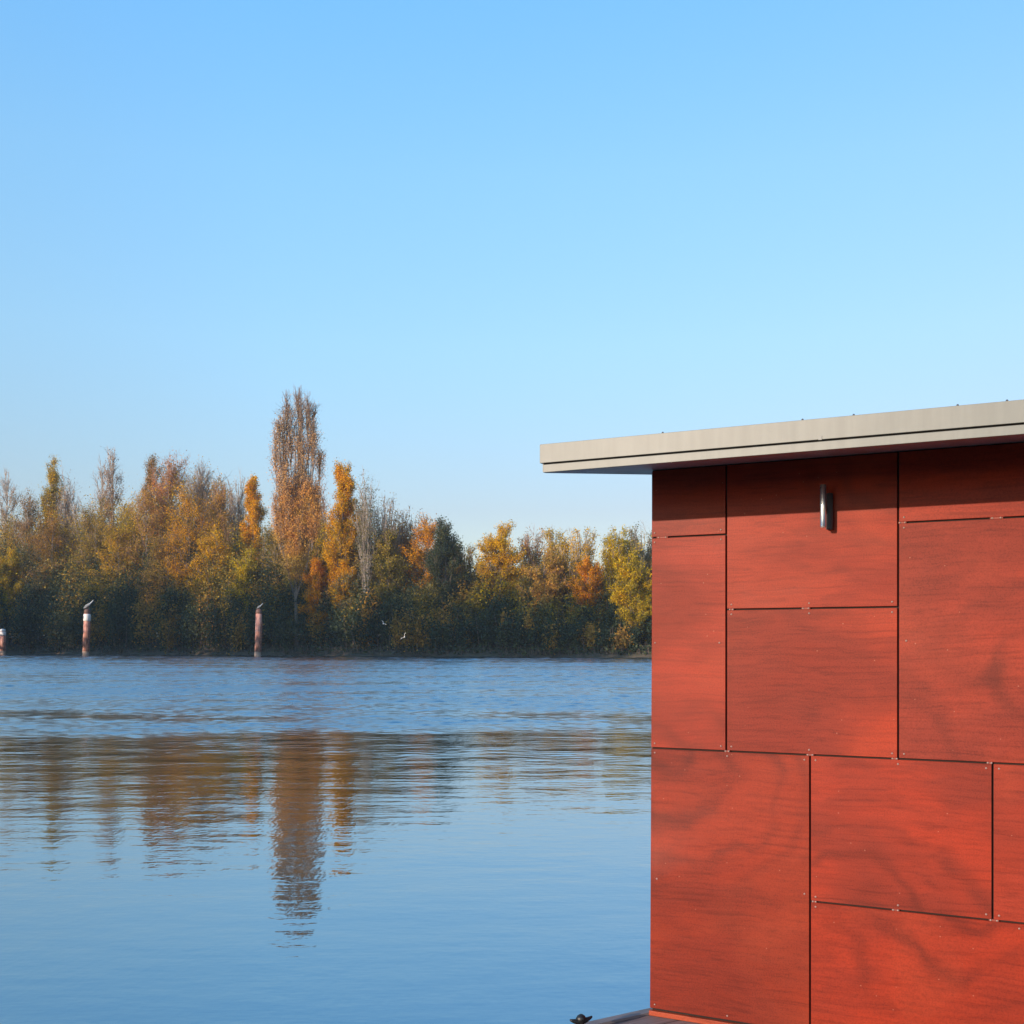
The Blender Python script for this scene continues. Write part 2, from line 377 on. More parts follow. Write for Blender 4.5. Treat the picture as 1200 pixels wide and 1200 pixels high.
# mooring bollard at the rim, only its knobbly head shows
bp_ = Vector((680 - 600, 0)) * 0
Yb = 4.50; xb = (681 - 600) / F * Yb
bol = empty('mooring_cleat', (xb, Yb, DECK)); bol.rotation_euler = (0, 0, R(25))
tag(bol, 'small black iron mooring cleat on the deck edge left of the house corner', 'cleat')
topz = EYE + (HZ - 1188.5) / F * Yb - DECK
b = BM(); lathe(b, [(.04, 0), (.04, .008), (.016, .014), (.012, topz * .55), (.018, topz * .7), (.022, topz * .8), (.016, topz * .92), (.006, topz)], 14); obj('post', b, M['black'], bol, True)
b = BM()
for sx in (-1, 1):
    pr = [(.011, 0), (.013, .020), (.009, .038), (.003, .046)]
    for k in range(len(pr) - 1):
        pass
rings = []
for k in range(13):
    t = (k - 6) / 6; x = t * .050; r = .0125 * (1 - .62 * abs(t) ** 2); z = topz * .66 + .012 * abs(t) ** 2
    rings.append([b.verts.new((x, r * math.cos(a), z + r * math.sin(a))) for a in [2 * math.pi * j / 10 for j in range(10)]])
for a_, b_ in zip(rings, rings[1:]):
    for j in range(10): b.faces.new((a_[j], a_[(j + 1) % 10], b_[(j + 1) % 10], b_[j]))
b.faces.new(rings[0][::-1]); b.faces.new(rings[-1])
bmesh.ops.recalc_face_normals(b, faces=b.faces[:]); obj('horn', b, M['black'], bol, True)

# ------------------------------------------------------------------ water
n = NT('lake_water'); geo = n.n('NewGeometry'); sep = n.n('SeparateXYZ'); n.l(geo.outputs['Position'], sep.inputs[0])
pos = geo.outputs['Position']
def wnoise(scale, sx=1, sy=1, det=3.0, rough=.5, rot=0):
    m_ = n.n('Mapping'); m_.inputs['Scale'].default_value = (sx, sy, 1); m_.inputs['Rotation'].default_value = (0, 0, R(rot)); n.l(pos, m_.inputs['Vector'])
    t = n.n('TexNoise', i_Scale=scale, i_Detail=det, i_Roughness=rough); n.l(m_.outputs[0], t.inputs['Vector']); return t.outputs[0]
at = n.n('Attribute', attribute_name='ruffle'); ruf = at.outputs['Fac']
mid = n.n('MapRange', interpolation_type='SMOOTHSTEP'); mid.inputs['From Min'].default_value = 7; mid.inputs['From Max'].default_value = 22
n.l(sep.outputs['Y'], mid.inputs['Value']); mid = mid.outputs[0]
patch = wnoise(.9, .6, .22, 6.0, .7)
w1 = wnoise(1.1, .55, 1.0, 2.0, .45, 8); w2 = wnoise(5.0, .45, 1.0, 3.0, .5, -6); w3 = wnoise(16, .7, 1, 2.0)
hgt = n.math('ADD', n.math('MULTIPLY', w1, .020), n.math('MULTIPLY', w2, .0068))
hgt = n.math('ADD', hgt, n.math('MULTIPLY', w3, .0012))
amp = n.math('MULTIPLY_ADD', mid, .65, .50)
amp = n.math('MULTIPLY', amp, n.math('MULTIPLY_ADD', patch, 1.2, .4))
amp = n.math('ADD', amp, n.math('MULTIPLY', ruf, 1.6))
hgt = n.math('MULTIPLY', hgt, amp)
bmp = n.n('Bump', i_Strength=1.0, i_Distance=1.0); n.l(hgt, bmp.inputs['Height']); n.l(bmp.outputs[0], n.b.inputs['Normal'])
n.b.inputs['Base Color'].default_value = (.235, .345, .415, 1)
rg = n.math('ADD', n.math('MULTIPLY', ruf, .20), n.math('MULTIPLY_ADD', mid, .045, .035)); n.l(rg, n.b.inputs['Roughness'])
n.b.inputs['Metallic'].default_value = 1.0
# real ripples on the wind-ruffled part of the lake, flat calm near the house
rg = np.random.default_rng(3)
us = np.linspace(-.78, .42, 540); dy = []; y = 15.0
while y < 232: dy.append(y); y += .036 + .0019 * (y - 15)
ys = np.array(dy); UU, YY = np.meshgrid(us, ys); XX = UU * (YY + 4)
def lump(x, y, lx, ly, seed, n_=14):        # smooth random field 0..1
    q = np.random.default_rng(seed); o_ = np.zeros_like(x)
    for _ in range(n_): o_ += np.sin(x * q.normal() * 6.283 / lx + y * q.normal() * 6.283 / ly + q.uniform(0, 6.283))
    return .5 + .5 * np.tanh(o_ / math.sqrt(n_) * 1.3)
dist = YY + 13 * (lump(XX, YY, 34, 14, 1) - .5) + 5 * (lump(XX, YY, 5, 4, 2) - .5) - np.clip(XX, -30, 8) * .12
ru = np.clip((dist - 19.0) / 16.0, 0, 1); ru = ru * ru * (3 - 2 * ru)
ru *= .45 + .55 * lump(XX, YY, 22, 9, 4) + .25 * lump(XX, YY, 3, 2.5, 6)
fade = np.clip((UU + .78) / .06, 0, 1) * np.clip((.42 - UU) / .05, 0, 1) * np.clip((YY - 15) / 2, 0, 1) * np.clip((232 - YY) / 5, 0, 1)
ru *= fade; ZZ = np.zeros_like(XX); wsum = np.zeros_like(XX); cell = .036 + .0019 * (YY - 15)
for i in range(64):                          # each ripple only where the mesh is fine enough to carry it
    lam = .13 * (3.4 / .13) ** ((i + rg.uniform(0, 1)) / 64); th = rg.normal() * .5 + .2; k_ = 6.283 / lam
    w_ = np.clip(lam / (3.2 * cell) - 1, 0, 1) * np.clip((.15 + .0060 * YY) * 1.9 / lam - .5, 0, 1)
    ZZ += w_ * np.sin(k_ * (XX * math.sin(th) + YY * math.cos(th)) + rg.uniform(0, 6.283)) / k_; wsum += w_ ** 2 / 2
ZZ *= .135 / np.sqrt(np.maximum(wsum, .3))
ZZ *= ru; ZZ -= ZZ.mean() * 0
ny, nx = XX.shape; V = np.column_stack([XX.ravel(), YY.ravel(), ZZ.ravel()])
ii = np.arange(ny * nx).reshape(ny, nx); Q = np.stack([ii[:-1, :-1], ii[:-1, 1:], ii[1:, 1:], ii[1:, :-1]], -1).reshape(-1, 4)
y0, y1 = ys[0], ys[-1]; e0 = len(V)
ex = np.array([(-900, -300), (XX[0, 0], -300), (XX[0, -1], -300), (900, -300), (-900, y0), (900, y0), (-900, y1), (900, y1), (-900, 400), (XX[-1, 0], 400), (XX[-1, -1], 400), (900, 400)], float)
V = np.vstack([V, np.column_stack([ex, np.zeros(12)])])
c00, c10, c01, c11 = ii[0, 0], ii[0, -1], ii[-1, 0], ii[-1, -1]; E = lambda k: e0 + k
ext = [(E(0), E(1), c00, E(4)), (E(1), E(2), c10, c00), (E(2), E(3), E(5), c10), (E(4), c00, c01, E(6)), (c10, E(5), E(7), c11), (E(6), c01, E(9), E(8)), (c01, c11, E(10), E(9)), (c11, E(7), E(11), E(10))]
Q = np.vstack([Q, np.array(ext)]).astype(np.int32)
me = bpy.data.meshes.new('water'); me.vertices.add(len(V)); me.vertices.foreach_set('co', V.astype(np.float32).ravel())
me.loops.add(Q.size); me.loops.foreach_set('vertex_index', Q.ravel()); me.polygons.add(len(Q)); me.polygons.foreach_set('loop_start', np.arange(0, Q.size, 4, dtype=np.int32))
me.polygons.foreach_set('use_smooth', np.ones(len(Q), bool)); me.update(calc_edges=True)
at_ = me.attributes.new('ruffle', 'FLOAT', 'POINT'); at_.data.foreach_set('value', np.concatenate([ru.ravel(), np.zeros(12)]).astype(np.float32))
me.materials.append(n.m); wt = link(bpy.data.objects.new('water', me)); wt['kind'] = 'structure'

# ------------------------------------------------------------------ land
SH = [(-900, 330), (-300, 300), (-215, 262), (-150, 236), (-105, 228), (-60, 202.7), (-37, 189.7), (0, 169), (19.4, 158), (60, 148), (130, 150), (300, 190), (900, 260)]
def shoreY(x):
    for (x0, y0), (x1, y1) in zip(SH, SH[1:]):
        if x0 <= x <= x1: return y0 + (y1 - y0) * (x - x0) / (x1 - x0)
    return 300
rnd = random.Random(5)
b = BM(); prev = None
prof = [(-.6, -1.5), (0, -.02), (.8, .35), (3, 1.1), (8, 2.3), (16, 3.0), (60, 4), (900, 6), (7000, 6)]
xsamp = sorted(set([-6000, -2500, -900, -600, -400, 400, 600, 900, 2500, 6000] + list(np.linspace(-300, 300, 221))))
for x in xsamp:
    xx = max(-900, min(900, x)); y = shoreY(xx)
    jig = math.sin(x * .31) * .5 + math.sin(x * .83 + 1) * .3 + rnd.uniform(-.25, .25)
    row = [b.verts.new((x, y + d + jig, z + (rnd.uniform(-.12, .25) if .5 < d < 20 else 0))) for d, z in prof]
    if prev:
        for i in range(len(row) - 1): b.faces.new((prev[i], row[i], row[i + 1], prev[i + 1]))
    prev = row
n = NT('leaf_littered_soil'); geo = n.n('NewGeometry')
t1 = n.n('TexNoise', i_Scale=1.1, i_Detail=8.0, i_Roughness=.7); n.l(geo.outputs['Position'], t1.inputs['Vector'])
n.l(n.ramp(t1.outputs[0], [(.3, (.035, .04, .022)), (.5, (.07, .055, .035)), (.7, (.13, .085, .05))]), n.b.inputs['Base Color'])
n.b.inputs['Roughness'].default_value = .95; M['soil'] = n.m
gd = obj('ground', b, M['soil']); gd['kind'] = 'structure'
# near side land behind the camera keeps the lake closed
slab('shore', [(-900, -300), (-900, -330), (900, -330), (900, -300)], -1, 1.5, M['soil'])['kind'] = 'structure'
# added land out of view: its trees shade the foot of the far wood
PT = [(-900, 240), (-160, 237), (-135, 214), (-118, 188), (-95, 148), (-76, 114), (-63, 94), (-66, 84), (-82, 88), (-110, 110), (-170, 150), (-900, 170)]
pt = slab('added_headland', PT, -1, .9, M['soil']); pt['kind'] = 'structure'

# ------------------------------------------------------------------ tree making
class Geo:
    def __init__(s): s.v = []; s.f = []; s.nv = 0; s.mi = []
    def quads(s, P, mi=0):                  # P: (N,4,3)
        N = len(P)
        if not N: return
        s.v.append(P.reshape(-1, 3)); s.f.append(np.arange(N * 4).reshape(N, 4) + s.nv); s.nv += N * 4
        s.mi.append(np.full(N, mi))
    def mesh(s, name, mats):
        V = np.concatenate(s.v).astype(np.float32); Fc = np.concatenate(s.f).astype(np.int32)
        me = bpy.data.meshes.new(name); me.vertices.add(len(V)); me.vertices.foreach_set('co', V.ravel())
        me.loops.add(Fc.size); me.loops.foreach_set('vertex_index', Fc.ravel())
        me.polygons.add(len(Fc)); me.polygons.foreach_set('loop_start', np.arange(0, Fc.size, 4, dtype=np.int32))
        for m in mats: me.materials.append(m)
        me.polygons.foreach_set('material_index', np.concatenate(s.mi).astype(np.int32))
        me.update(calc_edges=True); return me
def leaves(g, C, size, rg, mi=0, up=0.0):
    N = len(C)
    if not N: return
    a = rg.normal(size=(N, 3)); a[:, 2] += up; a /= np.linalg.norm(a, axis=1)[:, None]
    b = rg.normal(size=(N, 3)); b = np.cross(a, b); b /= np.linalg.norm(b, axis=1)[:, None]
    s = size * rg.uniform(.5, 1.4, (N, 1)); a = a * s; b = b * s * .72
    P = np.stack([C - a, C + b * .9 - a * .1, C + a, C - b * .9 - a * .1], 1); g.quads(P, mi)
def sticks(g, A, B, ra, rb_, mi=0):         # three-sided tapered sticks
    A = np.asarray(A, float); B = np.asarray(B, float); N = len(A)
    if not N: return
    d = B - A; L = np.linalg.norm(d, axis=1)[:, None] + 1e-6; d = d / L
    ref = np.where(np.abs(d[:, 2:3]) > .9, np.array([[1., 0, 0]]), np.array([[0, 0, 1.]]))
    u = np.cross(d, ref); u /= np.linalg.norm(u, axis=1)[:, None]; w = np.cross(d, u)
    ra = np.broadcast_to(np.asarray(ra, float).reshape(-1, 1), (N, 1)); rb_ = np.broadcast_to(np.asarray(rb_, float).reshape(-1, 1), (N, 1))
    c = [(math.cos(t), math.sin(t)) for t in (0, 2.094, 4.189)]
    for k in range(3):
        c0, c1 = c[k], c[(k + 1) % 3]
        P = np.stack([A + (u * c0[0] + w * c0[1]) * ra, A + (u * c1[0] + w * c1[1]) * ra,
                      B + (u * c1[0] + w * c1[1]) * rb_, B + (u * c0[0] + w * c0[1]) * rb_], 1); g.quads(P, mi)
def make_tree(H, Wd, kind, seed, leaf=1.0, size=.115, topbare=0.0, clear=.12, dens=1.0, plumes=None):
    """returns trunk Geo, crown Geo. H height, Wd crown width. kind: column, round, vase."""
    rg = np.random.default_rng(seed); T = Geo(); C = Geo()
    # trunk
    k = 9; lean = rg.normal(size=2) * .012 * H
    pts = [np.array([lean[0] * (i / k) ** 1.6 + rg.normal() * .05, lean[1] * (i / k) ** 1.6, H * .93 * i / k - (.6 if i == 0 else 0)]) for i in range(k + 1)]
    r0 = (.014 if not plumes else .0065) * H
    rad = [r0 * (1 - i / k) ** .8 + .03 for i in range(k + 1)]
    for i in range(k):
        A, B = np.array([pts[i]]), np.array([pts[i + 1]])
        sticks(T, A, B, rad[i], rad[i + 1]); 
        sticks(T, A + [0, 0, .001], B, rad[i] * .98, rad[i + 1] * .98)
    def trunk_at(z):
        f = max(0, min(k - .001, z / (H * .93) * k)); i = int(f); return pts[i] + (pts[i + 1] - pts[i]) * (f - i)
    nl = int((46 if kind == 'column' else 44) * dens)
    stems = plumes or []
    for (ox, oy, tf, zs) in stems:
        a = trunk_at(H * zs); q0 = a
        for j in range(1, 7):
            f = j / 6; q1 = np.array([a[0] + ox * math.sin(f * 1.57) , a[1] + oy * math.sin(f * 1.57), H * (zs + (tf - .03 - zs) * f)])
            sticks(T, [q0], [q1], .16 * (1 - f * .8), .16 * (1 - (f + .16) * .8) + .015); q0 = q1
    LC = []; tA = []; tB = []; tR = []; lA = []; lB = []; r1 = []; r2 = []
    for i in range(nl):
        u = (i + rg.uniform(0, 1)) / nl
        if kind == 'column':
            z0 = H * (clear + (.86 - clear) * u ** 1.05); env = (.32 + .95 * math.sin(min(1, (u * .92 + .12)) * math.pi) ** .7)
            R_ = Wd / 2 * env * rg.uniform(.45, 1.12); rise = H * rg.uniform(.12, .24) * (1.05 - .45 * u)
        elif kind == 'vase':
            z0 = H * (clear + (.55 - clear) * u); R_ = Wd / 2 * rg.uniform(.35, 1.05); rise = (H - z0) * rg.uniform(.55, .98) * (1 - .3 * (R_ / (Wd / 2)) ** 2)
        else:
            z0 = H * (clear + (.80 - clear) * u); e = math.sqrt(max(.05, 1 - (2 * u - .75) ** 2 * .62))
            R_ = Wd / 2 * e * rg.uniform(.55, 1.1); rise = H * rg.uniform(.05, .22)
        ph = rg.uniform(0, 6.283) + i * 2.4
        a = trunk_at(z0)
        if stems:
            ox, oy, tf, zs = stems[i % len(stems)]; u2 = rg.uniform(0, 1); z0 = H * (zs + (tf - .10 - zs) * u2); rise = H * rg.uniform(.08, .16)
            a = trunk_at(H * zs); sf = math.sin(u2 * 1.57); a = np.array([a[0] + ox * sf, a[1] + oy * sf, z0])
            R_ = Wd * .5 * rg.uniform(.08, .30) * (1.25 - .95 * u2)
        z1 = min(z0 + rise, H * (tf if stems else 1) * rg.uniform(.93, 1.0))
        e_ = np.array([a[0] + R_ * math.cos(ph), a[1] + R_ * math.sin(ph), z1]) if stems else np.array([a[0] * .3 + R_ * math.cos(ph), a[1] * .3 + R_ * math.sin(ph), z1])
        m1 = a + (e_ - a) * .5 + np.array([0, 0, (-.10 if kind != 'round' else .05) * (z1 - z0)]) + rg.normal(size=3) * .02 * H * .5
        if kind == 'column': m1 = a * .45 + e_ * .55; m1[2] = a[2] + (z1 - z0) * .38
        segs = [a, m1, e_]
        rr = .0035 * H * rg.uniform(.6, 1.1)
        for j in range(2): lA.append(segs[j]); lB.append(segs[j + 1]); r1.append(rr * (1 - .45 * j)); r2.append(rr * (.55 - .4 * j))
        LL = np.linalg.norm(e_ - a)
        nt_ = int(rg.integers(8, 14) * (1.7 if leaf < .2 else 1))
        for q in range(nt_):
            f = rg.uniform(.22, 1.0); p = a + (m1 - a) * (f * 2) if f < .5 else m1 + (e_ - m1) * (f * 2 - 1)
            d = (e_ - a) / LL + rg.normal(size=3) * .55; d[2] += .9 if kind != 'round' else .35
            d /= np.linalg.norm(d); L = rg.uniform(.035, .085) * H * (1 if kind != 'column' else .62)
            e2 = p + d * L; tA.append(p); tB.append(e2); tR.append(.022 + .0009 * H)
            for w_ in range(3):                # twiglets
                p3 = p + (e2 - p) * rg.uniform(.3, 1); d3 = d + rg.normal(size=3) * .5; d3[2] += .3
                tA.append(p3); tB.append(p3 + d3 / np.linalg.norm(d3) * L * rg.uniform(.3, .7)); tR.append(.026)
            hfr = e2[2] / H; lf = leaf
            if kind == 'round' and hfr < .3: lf *= .3
            if topbare: lf = leaf * max(0.03, min(1, (1 - hfr) / topbare)) ** 1.3
            cl = rg.uniform(.2, 1.8)
            for _ in range(rg.poisson(46 * lf * cl)):
                LC.append(p + (e2 - p) * rg.uniform(.1, 1.12) + rg.normal(size=3) * .018 * H * (.55 if kind == 'column' else 1))
    sticks(T, lA, lB, np.array(r1), np.array(r2))
    sticks(C, tA, tB, np.array(tR), .010, 1)
    if LC: leaves(C, np.array(LC), size, rg, 0)
    return T, C

def leaf_mat(name, stops, hue=.04, big=.35):
    n = NT(name); g = n.n('NewGeometry'); oi = n.n('ObjectInfo'); tc = n.n('TexCoord')
    no = n.n('TexNoise', i_Scale=big, i_Detail=3.0); 
    av = n.n('VectorMath', operation='ADD'); sc = n.n('VectorMath', operation='SCALE'); n.l(oi.outputs['Location'], sc.inputs[0]); sc.inputs['Scale'].default_value = 1.0
    n.l(tc.outputs['Object'], av.inputs[0]); n.l(sc.outputs[0], av.inputs[1]); n.l(av.outputs[0], no.inputs['Vector'])
    f = n.math('ADD', n.math('MULTIPLY', no.outputs[0], 1.5), n.math('MULTIPLY', g.outputs['Random Per Island'], .45))
    f = n.math('SUBTRACT', f, .45)
    col = n.ramp(f, stops)
    hs = n.n('HueSaturation'); hs.inputs['Saturation'].default_value = 1.12; n.l(col, hs.inputs['Color'])
    n.l(n.math('MULTIPLY_ADD', oi.outputs['Random'], hue, .5 - hue / 2), hs.inputs['Hue'])
    n.l(n.math('MULTIPLY_ADD', g.outputs['Random Per Island'], .5, .78), hs.inputs['Value'])
    n.l(hs.outputs[0], n.b.inputs['Base Color']); n.b.inputs['Roughness'].default_value = .7
    n.b.inputs['Specular IOR Level'].default_value = .2
    tr = n.n('BsdfTranslucent'); n.l(hs.outputs[0], tr.inputs[0]); mx = n.n('MixShader', i_Fac=.38)
    n.l(n.b.outputs[0], mx.inputs[1]); n.l(tr.outputs[0], mx.inputs[2]); n.l(mx.outputs[0], n.out.inputs[0])
    return n.m
def twig_mat(name, a, b_):
    n = NT(name); g = n.n('NewGeometry'); n.l(n.ramp(g.outputs['Random Per Island'], [(0, a), (1, b_)]), n.b.inputs['Base Color'])
    n.b.inputs['Roughness'].default_value = .85; return n.m
olive = [(.2, (0.132, 0.119, 0.040)), (.5, (0.290, 0.211, 0.059)), (.8, (0.449, 0.290, 0.079))]
L_ = dict(
 olive=leaf_mat('olive_leaves', olive),
 green=leaf_mat('dull_green_leaves', [(.2, (.040, .060, .038)), (.5, (.065, .088, .050)), (.85, (.12, .12, .05))]),
 orange=leaf_mat('orange_leaves', [(.15, (0.369, 0.249, 0.046)), (.5, (0.653, 0.372, 0.067)), (.85, (0.795, 0.418, 0.079))], .03),
 rust=leaf_mat('rust_leaves', [(.15, (0.283, 0.194, 0.056)), (.5, (0.484, 0.279, 0.096)), (.85, (0.626, 0.325, 0.113))], .03),
 yellow=leaf_mat('yellow_leaves', [(.15, (0.224, 0.198, 0.046)), (.5, (0.502, 0.370, 0.066)), (.85, (0.686, 0.449, 0.066))], .03),
 willow=leaf_mat('grey_green_leaves', [(.15, (0.106, 0.119, 0.059)), (.5, (0.211, 0.198, 0.092)), (.85, (0.343, 0.264, 0.106))], .02),
 pink=leaf_mat('pinkish_leaves', [(.15, (0.253, 0.171, 0.092)), (.5, (0.405, 0.242, 0.132)), (.85, (0.482, 0.313, 0.132))], .02),
 poplar=None)
# poplar leaves: green-yellow low down, orange and rust higher
n = NT('poplar_leaves'); tc = n.n('TexCoord'); g = n.n('NewGeometry'); sp_ = n.n('SeparateXYZ'); n.l(tc.outputs['Object'], sp_.inputs[0])
no = n.n('TexNoise', i_Scale=.28, i_Detail=4.0); n.l(tc.outputs['Object'], no.inputs['Vector'])
f = n.math('ADD', n.math('MULTIPLY', sp_.outputs['Z'], 1 / 44), n.math('MULTIPLY_ADD', no.outputs[0], .9, -.45))
c = n.ramp(f, [(.18, (0.317, 0.254, 0.037)), (.40, (0.587, 0.326, 0.044)), (.55, (0.636, 0.290, 0.052)), (.70, (0.513, 0.266, 0.075)), (.9, (0.440, 0.266, 0.097))])
hs = n.n('HueSaturation'); n.l(c, hs.inputs['Color']); n.l(n.math('MULTIPLY_ADD', g.outputs['Random Per Island'], .5, .78), hs.inputs['Value'])
n.l(hs.outputs[0], n.b.inputs['Base Color']); n.b.inputs['Roughness'].default_value = .75; L_['poplar'] = n.m
TW = dict(pale=twig_mat('pale_twigs', (.24, .19, .15), (.40, .32, .27)), brown=twig_mat('brown_twigs', (.13, .09, .065), (.24, .16, .12)),
          red=twig_mat('reddish_twigs', (.24, .13, .09), (.34, .20, .15)), grey=twig_mat('grey_twigs', (.17, .15, .14), (.32, .28, .26)))
BARK = simple('bark', (.16, .13, .105), .9, 0, .4, 3)
BARKP = simple('pale_bark', (.34, .30, .26), .9, 0, .3, 3)

def tree(px, top, base_extra, wpx, kind, leafk, twk, label, leaf=1.0, size=.115, topbare=0, clear=.12, seed=0, name='tree', dens=1.0, cat='tree', group=None, bark=None, plumes=None):
    # px column, top row, metres behind the waterline, crown width in photo px
    t = (px - 600) / F
    Y = 200.0
    for _ in range(12): Y = shoreY(t * Y) + base_extra
    X = t * Y; gz = float(np.interp(base_extra, [0, .8, 3, 8, 16, 60], [0, .35, 1.1, 2.3, 3.0, 4]))
    H = EYE + (HZ - top) / F * Y - gz; Wd = wpx / F * Y
    T, C = make_tree(H, Wd, kind, seed or int(px * 7 + top), leaf, size, topbare, clear, dens, plumes)
    root = empty(name, (X, Y, gz))
    tm = T.mesh('trunk', [bark or (BARKP if twk == 'pale' else BARK)]); cm = C.mesh('crown', [L_[leafk], TW[twk]])
    link(bpy.data.objects.new('trunk', tm), root); link(bpy.data.objects.new('crown', cm), root)
    tag(root, label, cat, group)
    return root
G1 = 'trees of the far autumn wood'
